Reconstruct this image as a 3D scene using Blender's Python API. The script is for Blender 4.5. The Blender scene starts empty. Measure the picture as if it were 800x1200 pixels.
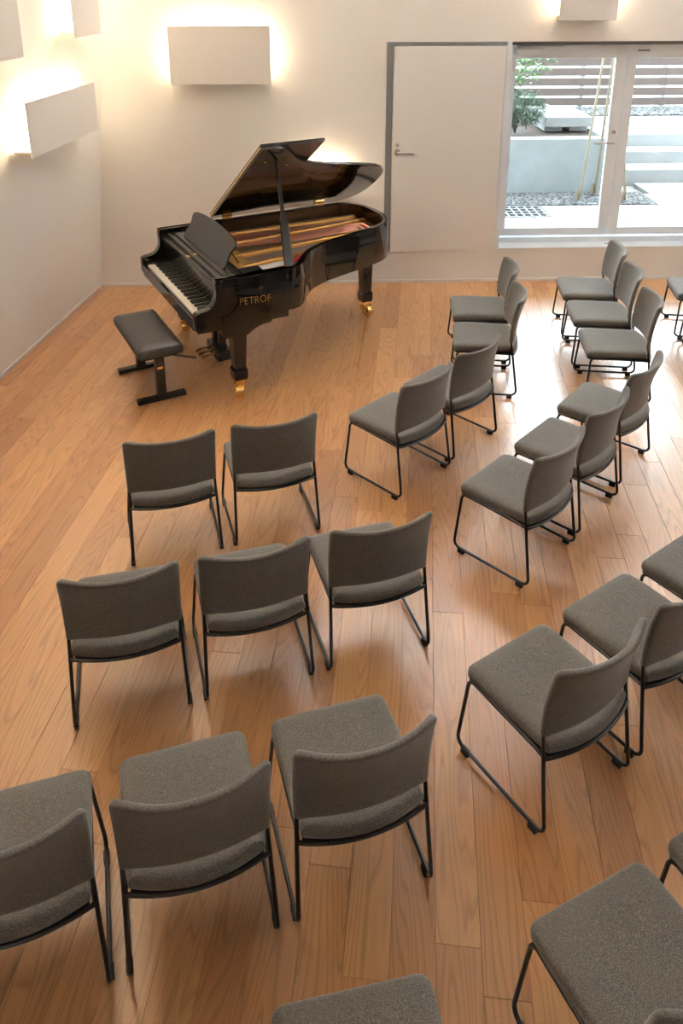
import bpy, bmesh, math, random
from mathutils import Vector, Matrix
random.seed(7)
scene = bpy.context.scene
C = scene.collection

# ------------------------------------------------------------------ camera, world, exposure
CAM_H = 3.0845
cam_d = bpy.data.cameras.new('camera'); cam = bpy.data.objects.new('camera', cam_d); C.objects.link(cam)
cam_d.sensor_fit = 'VERTICAL'; cam_d.sensor_height = 36.0; cam_d.sensor_width = 24.0
cam_d.lens = 948.77 * 36.0 / 1200.0
cam_d.shift_x = (400 - 389.86) / 1200.0
cam_d.shift_y = (302.91 - 600) / 1200.0
cam_d.clip_start = 0.05; cam_d.clip_end = 200
cam.matrix_world = Matrix.Translation((0, 0, CAM_H)) @ Matrix.Rotation(math.pi / 2 - 0.336483, 4, 'X') @ Matrix.Rotation(-0.0021354, 4, 'Z')
scene.camera = cam

world = bpy.data.worlds.new('overcast_sky'); scene.world = world; world.use_nodes = True
bg = world.node_tree.nodes['Background']
bg.inputs['Color'].default_value = (0.86, 0.94, 1.0, 1)
bg.inputs['Strength'].default_value = 11.5

scene.view_settings.view_transform = 'Standard'
scene.view_settings.look = 'None'
scene.view_settings.gamma = 1.0
scene.view_settings.use_curve_mapping = False
scene.view_settings.exposure = 0.5
LAMP_POWER = 7.0
LAMP_COLOR = (1.0, 0.76, 0.48, 1)
FILLS = dict(left=(88.0, (1.0, 0.80, 0.58, 1)), back=(115.0, (0.95, 0.97, 1.0, 1)), right=(80.0, (1.0, 0.97, 0.93, 1)))  # strength and colour of the added, unseen fill lights on each wall

# ------------------------------------------------------------------ materials
def mat(name, color, rough=0.5, metal=0.0, coat=0.0, spec=0.5, noise=None, bump=None, emit=None):
    m = bpy.data.materials.new(name); m.use_nodes = True
    nt = m.node_tree; b = nt.nodes['Principled BSDF']
    b.inputs['Base Color'].default_value = (*color, 1); b.inputs['Roughness'].default_value = rough
    b.inputs['Metallic'].default_value = metal; b.inputs['Coat Weight'].default_value = coat
    b.inputs['Coat Roughness'].default_value = 0.03
    b.inputs['Specular IOR Level'].default_value = spec
    if noise or bump:
        tc = nt.nodes.new('ShaderNodeTexCoord')
    if noise:      # (scale, colour2, contrast low, high)
        n = nt.nodes.new('ShaderNodeTexNoise'); n.inputs['Scale'].default_value = noise[0]; n.inputs['Detail'].default_value = 4
        nt.links.new(tc.outputs['Object'], n.inputs['Vector'])
        r = nt.nodes.new('ShaderNodeValToRGB')
        r.color_ramp.elements[0].position = noise[2]; r.color_ramp.elements[1].position = noise[3]
        r.color_ramp.elements[0].color = (*color, 1); r.color_ramp.elements[1].color = (*noise[1], 1)
        nt.links.new(n.outputs['Fac'], r.inputs['Fac']); nt.links.new(r.outputs['Color'], b.inputs['Base Color'])
    if bump:       # (scale, strength, distance)
        n2 = nt.nodes.new('ShaderNodeTexNoise'); n2.inputs['Scale'].default_value = bump[0]; n2.inputs['Detail'].default_value = 3
        nt.links.new(tc.outputs['Object'], n2.inputs['Vector'])
        bp = nt.nodes.new('ShaderNodeBump'); bp.inputs['Strength'].default_value = bump[1]; bp.inputs['Distance'].default_value = bump[2]
        nt.links.new(n2.outputs['Fac'], bp.inputs['Height']); nt.links.new(bp.outputs['Normal'], b.inputs['Normal'])
    if emit:
        b.inputs['Emission Color'].default_value = emit[0]; b.inputs['Emission Strength'].default_value = emit[1]
    return m

def mat_floor():
    m = bpy.data.materials.new('oak_plank'); m.use_nodes = True
    nt = m.node_tree; N = nt.nodes; Lk = nt.links; b = N['Principled BSDF']
    tc = N.new('ShaderNodeTexCoord'); oi = N.new('ShaderNodeObjectInfo')
    def math_(op, a=None, bb=None, va=0.0, vb=0.0):
        n = N.new('ShaderNodeMath'); n.operation = op
        n.inputs[0].default_value = va; n.inputs[1].default_value = vb
        if a: Lk.new(a, n.inputs[0])
        if bb: Lk.new(bb, n.inputs[1])
        return n.outputs[0]
    off = math_('MULTIPLY', oi.outputs['Random'], None, vb=137.0)
    comb = N.new('ShaderNodeCombineXYZ'); Lk.new(off, comb.inputs[0]); Lk.new(off, comb.inputs[1]); Lk.new(off, comb.inputs[2])
    add = N.new('ShaderNodeVectorMath'); add.operation = 'ADD'
    mp = N.new('ShaderNodeMapping'); mp.inputs['Scale'].default_value = (1.0, 0.085, 1.0)
    Lk.new(tc.outputs['Object'], mp.inputs['Vector']); Lk.new(mp.outputs['Vector'], add.inputs[0]); Lk.new(comb.outputs['Vector'], add.inputs[1])
    # growth rings as contour lines of a stretched noise
    n1 = N.new('ShaderNodeTexNoise'); n1.inputs['Scale'].default_value = 5.5; n1.inputs['Detail'].default_value = 2.0; n1.inputs['Roughness'].default_value = 0.45
    Lk.new(add.outputs['Vector'], n1.inputs['Vector'])
    rings = math_('FRACT', math_('MULTIPLY', n1.outputs['Fac'], None, vb=24.0))
    rr = N.new('ShaderNodeValToRGB'); e = rr.color_ramp.elements
    e[0].position = 0.0; e[0].color = (1, 1, 1, 1); e[1].position = 1.0; e[1].color = (0.86, 0.86, 0.86, 1)
    x = e.new(0.16); x.color = (0.62, 0.62, 0.62, 1)
    x = e.new(0.5); x.color = (1, 1, 1, 1)
    Lk.new(rings, rr.inputs['Fac'])
    # fine fibres
    mp2 = N.new('ShaderNodeMapping'); mp2.inputs['Scale'].default_value = (220.0, 5.0, 1.0)
    Lk.new(tc.outputs['Object'], mp2.inputs['Vector'])
    n2 = N.new('ShaderNodeTexNoise'); n2.inputs['Scale'].default_value = 1.0; n2.inputs['Detail'].default_value = 3.0
    Lk.new(mp2.outputs['Vector'], n2.inputs['Vector'])
    # plank tone
    tone = N.new('ShaderNodeValToRGB'); e = tone.color_ramp.elements
    e[0].position = 0.0; e[0].color = (0.42, 0.188, 0.066, 1); e[1].position = 1.0; e[1].color = (0.60, 0.312, 0.122, 1)
    x = e.new(0.22); x.color = (0.49, 0.236, 0.088, 1)
    x = e.new(0.6); x.color = (0.545, 0.272, 0.103, 1)
    Lk.new(oi.outputs['Random'], tone.inputs['Fac'])
    darker = N.new('ShaderNodeMix'); darker.data_type = 'RGBA'; darker.blend_type = 'MULTIPLY'
    darker.inputs[0].default_value = 0.75
    Lk.new(tone.outputs['Color'], darker.inputs[6]); Lk.new(rr.outputs['Color'], darker.inputs[7])
    fib = N.new('ShaderNodeMix'); fib.data_type = 'RGBA'; fib.blend_type = 'OVERLAY'; fib.inputs[0].default_value = 0.22
    Lk.new(darker.outputs[2], fib.inputs[6]); Lk.new(n2.outputs['Color'], fib.inputs[7])
    Lk.new(fib.outputs[2], b.inputs['Base Color'])
    b.inputs['Roughness'].default_value = 0.42
    b.inputs['Specular IOR Level'].default_value = 0.5
    b.inputs['Coat Weight'].default_value = 1.0; b.inputs['Coat Roughness'].default_value = 0.27; b.inputs['Coat IOR'].default_value = 1.55
    bp = N.new('ShaderNodeBump'); bp.inputs['Strength'].default_value = 0.06; bp.inputs['Distance'].default_value = 0.002
    Lk.new(n2.outputs['Fac'], bp.inputs['Height']); Lk.new(bp.outputs['Normal'], b.inputs['Normal'])
    return m

def mat_fabric():
    m = bpy.data.materials.new('grey_wool'); m.use_nodes = True
    nt = m.node_tree; N = nt.nodes; Lk = nt.links; b = N['Principled BSDF']
    tc = N.new('ShaderNodeTexCoord')
    n = N.new('ShaderNodeTexNoise'); n.inputs['Scale'].default_value = 260.0; n.inputs['Detail'].default_value = 4.0; n.inputs['Roughness'].default_value = 0.7
    Lk.new(tc.outputs['Object'], n.inputs['Vector'])
    r = N.new('ShaderNodeValToRGB'); e = r.color_ramp.elements
    e[0].position = 0.33; e[0].color = (0.053, 0.050, 0.044, 1); e[1].position = 0.68; e[1].color = (0.225, 0.215, 0.195, 1)
    x = e.new(0.5); x.color = (0.113, 0.107, 0.095, 1)
    Lk.new(n.outputs['Fac'], r.inputs['Fac']); Lk.new(r.outputs['Color'], b.inputs['Base Color'])
    b.inputs['Roughness'].default_value = 0.95; b.inputs['Specular IOR Level'].default_value = 0.2
    b.inputs['Sheen Weight'].default_value = 0.35; b.inputs['Sheen Roughness'].default_value = 0.5
    b.inputs['Sheen Tint'].default_value = (0.9, 0.92, 0.95, 1)
    bp = N.new('ShaderNodeBump'); bp.inputs['Strength'].default_value = 0.35; bp.inputs['Distance'].default_value = 0.002
    Lk.new(n.outputs['Fac'], bp.inputs['Height']); Lk.new(bp.outputs['Normal'], b.inputs['Normal'])
    return m

def mat_glass():
    m = bpy.data.materials.new('window_glass'); m.use_nodes = True
    nt = m.node_tree; N = nt.nodes; Lk = nt.links
    N.remove(N['Principled BSDF']); out = N['Material Output']
    tr = N.new('ShaderNodeBsdfTransparent'); tr.inputs['Color'].default_value = (0.93, 0.97, 0.97, 1)
    gl = N.new('ShaderNodeBsdfGlossy'); gl.inputs['Roughness'].default_value = 0.01
    fr = N.new('ShaderNodeFresnel'); fr.inputs['IOR'].default_value = 1.5
    mx = N.new('ShaderNodeMixShader')
    Lk.new(fr.outputs[0], mx.inputs[0]); Lk.new(tr.outputs[0], mx.inputs[1]); Lk.new(gl.outputs[0], mx.inputs[2])
    Lk.new(mx.outputs[0], out.inputs['Surface'])
    return m

M = dict(
    wall=mat('white_plaster', (0.87, 0.86, 0.84), 0.9, bump=(180, 0.05, 0.001)),
    ceil=mat('ceiling_paint', (0.87, 0.86, 0.84), 0.9),
    trim=mat('white_trim', (0.82, 0.80, 0.78), 0.5),
    subfloor=mat('subfloor_dark', (0.16, 0.085, 0.04), 0.8),
    floor=mat_floor(), fabric=mat_fabric(), glass=mat_glass(),
    tube=mat('black_powder_coat', (0.012, 0.012, 0.013), 0.28),
    pad=mat('black_plastic', (0.014, 0.014, 0.015), 0.5),
    gloss=mat('black_polish', (0.004, 0.004, 0.005), 0.05),
    satin=mat('black_satin', (0.016, 0.0155, 0.015), 0.22),
    leather=mat('black_leather', (0.018, 0.017, 0.017), 0.38, bump=(400, 0.15, 0.001)),
    gold=mat('brass', (0.85, 0.58, 0.22), 0.2, metal=1.0),
    plate=mat('bronze_plate', (0.55, 0.30, 0.08), 0.33, metal=0.75, noise=(12, (0.60, 0.35, 0.11), 0.35, 0.7)),
    soundboard=mat('spruce', (0.45, 0.26, 0.12), 0.4, noise=(6, (0.55, 0.33, 0.16), 0.35, 0.7)),
    innerrim=mat('rim_veneer', (0.045, 0.022, 0.012), 0.2, coat=0.3),
    lidunder=mat('lid_underside', (0.008, 0.0075, 0.007), 0.09, coat=0.4),
    redfelt=mat('red_felt', (0.42, 0.02, 0.05), 0.95),
    copper=mat('copper_string', (0.55, 0.25, 0.17), 0.35, metal=0.8),
    steel=mat('steel_string', (0.55, 0.52, 0.5), 0.3, metal=1.0),
    ivory=mat('ivory_key', (0.80, 0.75, 0.66), 0.25),
    ebony=mat('ebony_key', (0.012, 0.011, 0.011), 0.3),
    alu=mat('white_aluminium', (0.84, 0.91, 0.98), 0.4),
    greymetal=mat('grey_steel_frame', (0.20, 0.205, 0.215), 0.45, metal=0.3),
    doorw=mat('white_door', (0.86, 0.86, 0.86), 0.5),
    chrome=mat('brushed_nickel', (0.42, 0.40, 0.37), 0.35, metal=1.0),
    panel=mat('lamp_panel_white', (0.80, 0.77, 0.74), 0.8),
    diffuser=mat('lamp_diffuser', (0.9, 0.85, 0.8), 0.6, emit=(LAMP_COLOR, LAMP_POWER)),
    conc=mat('concrete', (0.19, 0.205, 0.205), 0.85, noise=(3, (0.23, 0.245, 0.245), 0.35, 0.7), bump=(40, 0.1, 0.003)),
    conclight=mat('pale_concrete', (0.155, 0.157, 0.157), 0.85, noise=(4, (0.18, 0.182, 0.182), 0.3, 0.7)),
    ground=mat('ground', (0.16, 0.157, 0.15), 0.95),
    soil=mat('soil', (0.035, 0.025, 0.02), 0.95, noise=(30, (0.06, 0.042, 0.034), 0.35, 0.65), bump=(60, 0.6, 0.01)),
    fence=mat('fence_board', (0.042, 0.026, 0.021), 0.75, noise=(9, (0.056, 0.037, 0.031), 0.3, 0.7)),
    bamboo=mat('bamboo', (0.11, 0.085, 0.05), 0.5, noise=(14, (0.145, 0.115, 0.07), 0.3, 0.7)),
    bark=mat('grey_bark', (0.07, 0.073, 0.066), 0.8),
    leafd=mat('fern_leaf', (0.012, 0.036, 0.018), 0.5, noise=(11, (0.045, 0.10, 0.04), 0.35, 0.7)),
    leafl=mat('light_leaf', (0.055, 0.12, 0.035), 0.5, noise=(11, (0.11, 0.19, 0.075), 0.35, 0.7)),
    pebble=mat('pebble', (0.014, 0.015, 0.017), 0.7, noise=(23, (0.13, 0.13, 0.13), 0.42, 0.6)),
    grate=mat('galvanised', (0.22, 0.225, 0.23), 0.5, metal=0.4),
    gratefill=mat('grate_fill', (0.07, 0.066, 0.06), 0.9),
)

# ------------------------------------------------------------------ helpers
def tag(o, label=None, cat=None, group=None, kind=None):
    if label: o['label'] = label
    if cat: o['category'] = cat
    if group: o['group'] = group
    if kind: o['kind'] = kind
    return o

def empty(name, loc=(0, 0, 0), rz=0.0):
    o = bpy.data.objects.new(name, None); C.objects.link(o); o.location = loc; o.rotation_euler = (0, 0, rz)
    o.empty_display_size = 0.1
    return o

def link(name, me, parent=None):
    o = bpy.data.objects.new(name, me); C.objects.link(o)
    if parent: o.parent = parent
    return o

class MB:
    def __init__(s): s.v = []; s.f = []
    def add(s, vs, fs):
        k = len(s.v); s.v += [tuple(v) for v in vs]; s.f += [tuple(i + k for i in f) for f in fs]; return s
    def box(s, x0, x1, y0, y1, z0, z1):
        return s.add([(x0, y0, z0), (x1, y0, z0), (x1, y1, z0), (x0, y1, z0), (x0, y0, z1), (x1, y0, z1), (x1, y1, z1), (x0, y1, z1)],
                     [(0, 3, 2, 1), (4, 5, 6, 7), (0, 1, 5, 4), (1, 2, 6, 5), (2, 3, 7, 6), (3, 0, 4, 7)])
    def hull8(s, bot, top):   # two quads
        return s.add(list(bot) + list(top), [(0, 3, 2, 1), (4, 5, 6, 7), (0, 1, 5, 4), (1, 2, 6, 5), (2, 3, 7, 6), (3, 0, 4, 7)])
    def prism(s, poly, lo, hi, f):     # poly 2D, f(p, t) -> 3D
        n = len(poly)
        return s.add([f(p, lo) for p in poly] + [f(p, hi) for p in poly],
                     [tuple(range(n - 1, -1, -1)), tuple(range(n, 2 * n))] + [(i, (i + 1) % n, n + (i + 1) % n, n + i) for i in range(n)])
    def tube(s, path, r, seg=8, cap=True, r2=None):
        P = [Vector(p) for p in path]; n = len(P); rings = []; prev = None
        for i in range(n):
            t = (P[min(i + 1, n - 1)] - P[max(i - 1, 0)]).normalized()
            if prev is None:
                a = Vector((0, 0, 1)) if abs(t.z) < 0.9 else Vector((1, 0, 0)); u = t.cross(a).normalized()
            else:
                u = (prev - t * prev.dot(t)).normalized()
            prev = u; w = t.cross(u)
            rad = r if r2 is None else r + (r2 - r) * i / (n - 1)
            rings.append([P[i] + (u * math.cos(2 * math.pi * k / seg) + w * math.sin(2 * math.pi * k / seg)) * rad for k in range(seg)])
        vs = [v for R in rings for v in R]; fs = []
        for i in range(n - 1):
            for k in range(seg):
                a = i * seg + k; b2 = i * seg + (k + 1) % seg; fs.append((a, b2, b2 + seg, a + seg))
        if cap:
            fs.append(tuple(range(seg - 1, -1, -1))); fs.append(tuple((n - 1) * seg + k for k in range(seg)))
        return s.add(vs, fs)
    def lathe(s, prof, cx=0, cy=0, seg=16, M4=None):
        vs = []; fs = []
        for (r, z) in prof:
            for k in range(seg):
                a = 2 * math.pi * k / seg; v = Vector((cx + r * math.cos(a), cy + r * math.sin(a), z)); vs.append(M4 @ v if M4 else v)
        for i in range(len(prof) - 1):
            for k in range(seg):
                a = i * seg + k; b2 = i * seg + (k + 1) % seg; fs.append((a, b2, b2 + seg, a + seg))
        fs.append(tuple(range(seg - 1, -1, -1))); fs.append(tuple((len(prof) - 1) * seg + k for k in range(seg)))
        return s.add(vs, fs)
    def mesh(s, name, m, bevel=0.0, smooth=False, bseg=2, angle=35):
        me = bpy.data.meshes.new(name); me.from_pydata(s.v, [], s.f)
        bm = bmesh.new(); bm.from_mesh(me)
        bmesh.ops.recalc_face_normals(bm, faces=bm.faces)
        if bevel > 0:
            ed = [e for e in bm.edges if len(e.link_faces) == 2 and e.calc_face_angle(0) > math.radians(30)]
            bmesh.ops.bevel(bm, geom=ed, offset=bevel, segments=bseg, affect='EDGES', profile=0.6, clamp_overlap=True)
        bm.to_mesh(me); bm.free()
        me.materials.append(m)
        if smooth:
            for p in me.polygons: p.use_smooth = True
            try: me.set_sharp_from_angle(angle=math.radians(angle))
            except Exception: pass
        return me
    def build(s, name, m, parent=None, **k):
        return link(name, s.mesh(name, m, **k), parent)

def fillet(pts, rads, n=6):
    P = [Vector(p) for p in pts]; out = [P[0]]
    for i in range(1, len(P) - 1):
        a = (P[i - 1] - P[i]); b = (P[i + 1] - P[i]); la, lb = a.length, b.length; a.normalize(); b.normalize()
        ang = a.angle(b); r = rads[i - 1] if isinstance(rads, (list, tuple)) else rads
        d = min(r / math.tan(ang / 2), la * 0.49, lb * 0.49); r = d * math.tan(ang / 2)
        bis = (a + b).normalized(); c = P[i] + bis * (r / math.sin(ang / 2))
        s0 = P[i] + a * d - c; s1 = P[i] + b * d - c
        for k in range(n + 1):
            t = k / n; th = s0.angle(s1)
            v = (s0 * math.sin((1 - t) * th) + s1 * math.sin(t * th)) / math.sin(th); out.append(c + v)
    out.append(P[-1]); return out

def rounded_poly(pts, rads, n=5):      # closed 2D polygon with rounded corners (list of radii)
    m = len(pts); out = []
    for i in range(m):
        p = Vector((*pts[i], 0)); a = Vector((*pts[i - 1], 0)) - p; b = Vector((*pts[(i + 1) % m], 0)) - p
        r = rads[i] if isinstance(rads, (list, tuple)) else rads
        if r <= 0: out.append((p.x, p.y)); continue
        q = fillet([p + a, p, p + b], r, n)[1:-1]
        out += [(v.x, v.y) for v in q]
    return out

def densify(poly, step):
    out = []
    for i in range(len(poly)):
        a = poly[i]; b = poly[(i + 1) % len(poly)]; d = math.dist(a, b); k = max(1, int(round(d / step)))
        out += [(a[0] + (b[0] - a[0]) * j / k, a[1] + (b[1] - a[1]) * j / k) for j in range(k)]
    return out

def normals2d(poly):
    n = len(poly); A = sum(poly[i][0] * poly[(i + 1) % n][1] - poly[(i + 1) % n][0] * poly[i][1] for i in range(n)); s = 1 if A > 0 else -1
    out = []
    for i in range(n):
        t = Vector((poly[(i + 1) % n][0] - poly[i - 1][0], poly[(i + 1) % n][1] - poly[i - 1][1]))
        t.normalize() if t.length > 0 else None
        out.append((t.y * s, -t.x * s))
    return out

def pillow(poly, prof, f, inner=(0.8, 0.55, 0.28), crown=0.0, crown_b=0.0):
    """closed cushion: rings of the outline inset by prof=(inset, height) from bottom to top, filled with shrinking rings"""
    nrm = normals2d(poly); n = len(poly); cx = sum(p[0] for p in poly) / n; cy = sum(p[1] for p in poly) / n
    rings = []
    def ring(ins, h): return [(p[0] - q[0] * ins, p[1] - q[1] * ins, h) for p, q in zip(poly, nrm)]
    b0 = ring(*prof[0]); t0 = ring(*prof[-1])
    def sh(R, k, dh): return [(cx + (x - cx) * k, cy + (y - cy) * k, h + dh * (1 - k * k)) for x, y, h in R]
    for k in reversed(inner): rings.append(sh(b0, k, -crown_b))
    for q in prof: rings.append(ring(*q))
    for k in inner: rings.append(sh(t0, k, crown))
    vs = [f(*p) for R in rings for p in R]; fs = []
    for i in range(len(rings) - 1):
        for k in range(n):
            a = i * n + k; b = i * n + (k + 1) % n; fs.append((a, b, b + n, a + n))
    vs.append(f(cx, cy, prof[0][1] - crown_b)); vs.append(f(cx, cy, prof[-1][1] + crown)); c0 = len(vs) - 2; c1 = c0 + 1; o = (len(rings) - 1) * n
    for k in range(n):
        fs.append((k, c0, (k + 1) % n)); fs.append((o + k, o + (k + 1) % n, c1))
    return MB().add(vs, fs)

def copy_tree(o, parent=None):
    c = o.copy(); C.objects.link(c); c.parent = parent
    for ch in list(o.children): copy_tree(ch, c)
    return c

# ------------------------------------------------------------------ room frame of reference
CORNER = Vector((-2.445, 7.96, 0))
BROT = math.atan(0.0306)                       # back wall runs along +x, nearly
bx = Vector((math.cos(BROT), math.sin(BROT), 0)); by = Vector((-math.sin(BROT), math.cos(BROT), 0))
def BW(a, d, z): return CORNER + bx * a + by * d + Vector((0, 0, z))
LDIR = Vector((0.1262, 1.0, 0)).normalized(); LIN = Vector((LDIR.y, -LDIR.x, 0))
def LW(a, off, z): return CORNER + LDIR * a + LIN * off + Vector((0, 0, z))
LEAN = 0.0965                                  # left wall leans into the room
CEIL = 4.7; XR = 8.7                           # ceiling height, length of back wall
YB = -2.6

# ---- wall_back with one long opening for door and windows
OP0, OP1, HEAD, SILL, DOORB = 2.975, 7.86, 2.475, 0.372, 0.345
root_b = empty('wall_back', CORNER, BROT); tag(root_b, kind='structure')
T = 0.30
def wb(name, a0, a1, z0, z1, d0=0.0, d1=T): return MB().box(a0, a1, d0, d1, z0, z1).build(name, M['wall'], root_b)
wb('wall_surface', -0.6, OP0, 0, CEIL); wb('wall_surface', OP0, OP1, HEAD, CEIL)
wb('wall_surface', OP0, OP1, 0, SILL - 0.012); wb('wall_surface', OP1, XR + 0.4, 0, CEIL)

# ---- wall_left (leaning), wall_right, wall_front, ceiling
def quadwall(name, p0, p1, p2, p3, out, m):
    b = MB().hull8([p0, p1, p1 + out, p0 + out], [p3, p2, p2 + out, p3 + out]).build(name, m); tag(b, kind='structure'); return b
lb0 = LW(0.3, 0, 0); lb1 = LW(-11.4, 0, 0)
quadwall('wall_left', lb1, lb0, LW(0.3, LEAN * CEIL, CEIL), LW(-11.4, LEAN * CEIL, CEIL), -LIN * 0.3, M['wall'])
rb0 = BW(XR, 0.2, 0); rb1 = Vector((rb0.x, YB, 0))
quadwall('wall_right', rb0, rb1, rb1 + Vector((0, 0, CEIL)), rb0 + Vector((0, 0, CEIL)), Vector((0.3, 0, 0)), M['wall'])
f0 = Vector((-4.6, YB, 0)); f1 = Vector((rb0.x + 0.3, YB, 0))
quadwall('wall_front', f0, f1, f1 + Vector((0, 0, CEIL)), f0 + Vector((0, 0, CEIL)), Vector((0, -0.3, 0)), M['wall'])
tag(MB().box(-4.6, rb0.x + 0.3, YB - 0.3, 8.7, CEIL, CEIL + 0.2).build('ceiling', M['ceil']), kind='structure')

# ---- baseboards: a thin white shadow-gap strip at the foot of the walls
o = MB().hull8([LW(-9, 0.0, 0), LW(0, 0.0, 0), LW(0, 0.014, 0), LW(-9, 0.014, 0)],
               [LW(-9, 0.002, 0.028), LW(0, 0.002, 0.028), LW(0, 0.014, 0.028), LW(-9, 0.014, 0.028)]).build('baseboard_left', M['trim'])
tag(o, kind='structure')
o = MB().box(0.012, XR, -0.014, 0.0, 0, 0.028).build('baseboard_back', M['trim']); o.location = CORNER; o.rotation_euler.z = BROT; tag(o, kind='structure')

# ------------------------------------------------------------------ floor of planks
fl = MB().box(-4.6, rb0.x + 0.3, YB - 0.3, 8.75, -0.14, -0.014).build('floor', M['subfloor']); tag(fl, kind='structure')
PW = 0.1525; PD = Vector((0.1113, 1.0, 0)).normalized(); PR = math.atan2(-PD.x, PD.y); PX = Vector((PD.y, -PD.x, 0))
LENS = (0.91, 1.52, 1.82, 2.1)
def plank_mb(w, l, mb=None, c=None):
    g = 0.0004; b = 0.0010; x = w / 2 - g; y = l / 2 - g; z0 = -0.014
    vs = [(-x, -y, z0), (x, -y, z0), (x, y, z0), (-x, y, z0), (-x, -y, -b), (x, -y, -b), (x, y, -b), (-x, y, -b),
          (-x + b, -y + b, 0), (x - b, -y + b, 0), (x - b, y - b, 0), (-x + b, y - b, 0)]
    fs = [(0, 1, 5, 4), (1, 2, 6, 5), (2, 3, 7, 6), (3, 0, 4, 7), (4, 5, 9, 8), (5, 6, 10, 9), (6, 7, 11, 10), (7, 4, 8, 11), (8, 9, 10, 11)]
    if mb is None: return MB().add(vs, fs)
    return mb.add([c + PX * v[0] + PD * v[1] + Vector((0, 0, v[2])) for v in vs], fs)
pmesh = {l: plank_mb(PW, l).mesh('plank', M['floor']) for l in LENS}
rng = random.Random(21); rest = MB(); n_in = 0
p_off = 0.343 - 1.83 * 0.1113                  # a seam passes here at y = 0
for i in range(-32, 66):
    y = YB - 0.2 - rng.random() * 1.5
    while y < 8.6:
        l = rng.choice(LENS); yc = y + l / 2; y += l
        base = Vector((p_off, 0, 0)) + PX * (PW * (i + 0.5)) + PD * yc
        if base.y - l / 2 > 8.25 or base.x < -4.3 or base.x > 6.7 or base.y < YB: continue
        rel = (base - CORNER).dot(LIN)
        if rel < -0.25: continue
        ylo, yhi = base.y - l / 2, base.y + l / 2
        seen = yhi > 1.25 and -0.30 * 1 - 0.43 * yhi < base.x + 0.1 and base.x - 0.1 < 0.45 + 0.43 * yhi
        if seen and n_in < 300:
            o = bpy.data.objects.new('plank', pmesh[l]); C.objects.link(o); o.parent = fl; o.location = base; o.rotation_euler.z = PR; n_in += 1
        else:
            plank_mb(PW, l, rest, base)
tag(rest.build('planks_beyond_view', M['floor'], fl), kind='stuff')

# ------------------------------------------------------------------ door_1
door = empty('door_1', CORNER, BROT); tag(door, kind='structure')
DL0, DL1, DT = 3.042, 4.137, 2.436
frame = MB()
frame.box(OP0 + 0.002, DL0 - 0.006, -0.006, T - 0.02, DOORB, HEAD - 0.002)          # grey jamb
frame.box(DL0 - 0.006, DL1 + 0.02, 0.0, T - 0.02, DT + 0.006, HEAD - 0.002)      # grey head
frame.build('door_frame', M['greymetal'], door, bevel=0.003)
MB().box(DL1 + 0.005, DL1 + 0.055, 0.0, T - 0.02, SILL, HEAD - 0.002).build('mullion_post', M['alu'], door, bevel=0.003)
MB().box(DL0 - 0.004, DL1 + 0.004, 0.036, 0.09, DOORB, DT + 0.005).build('leak_backing', M['greymetal'], door)  # added sheet behind the leaf, keeps daylight from leaking through its gaps
MB().box(DL0, DL1, -0.014, 0.034, DOORB + 0.005, DT).build('door_leaf', M['doorw'], door, bevel=0.003)
hx, hz = 3.094, 1.402
h = MB()
R90 = Matrix.Rotation(math.pi / 2, 4, 'X')
h.lathe([(0.034, 0), (0.034, 0.008), (0.029, 0.012)], seg=20, M4=Matrix.Translation((hx, -0.014, hz)) @ R90)
h.tube(fillet([(hx, -0.014, hz), (hx, -0.062, hz), (hx + 0.165, -0.062, hz - 0.006)], 0.018), 0.0125, 10)
h.build('lever_handle', M['chrome'], door, smooth=True)
k = MB(); k.lathe([(0.019, 0), (0.019, 0.007), (0.016, 0.01)], seg=18, M4=Matrix.Translation((hx, -0.014, hz + 0.075)) @ R90)
k.lathe([(0.009, 0), (0.009, 0.016)], seg=12, M4=Matrix.Translation((hx, -0.014, hz + 0.075)) @ R90)
k.build('deadbolt', M['chrome'], door, smooth=True)

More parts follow.
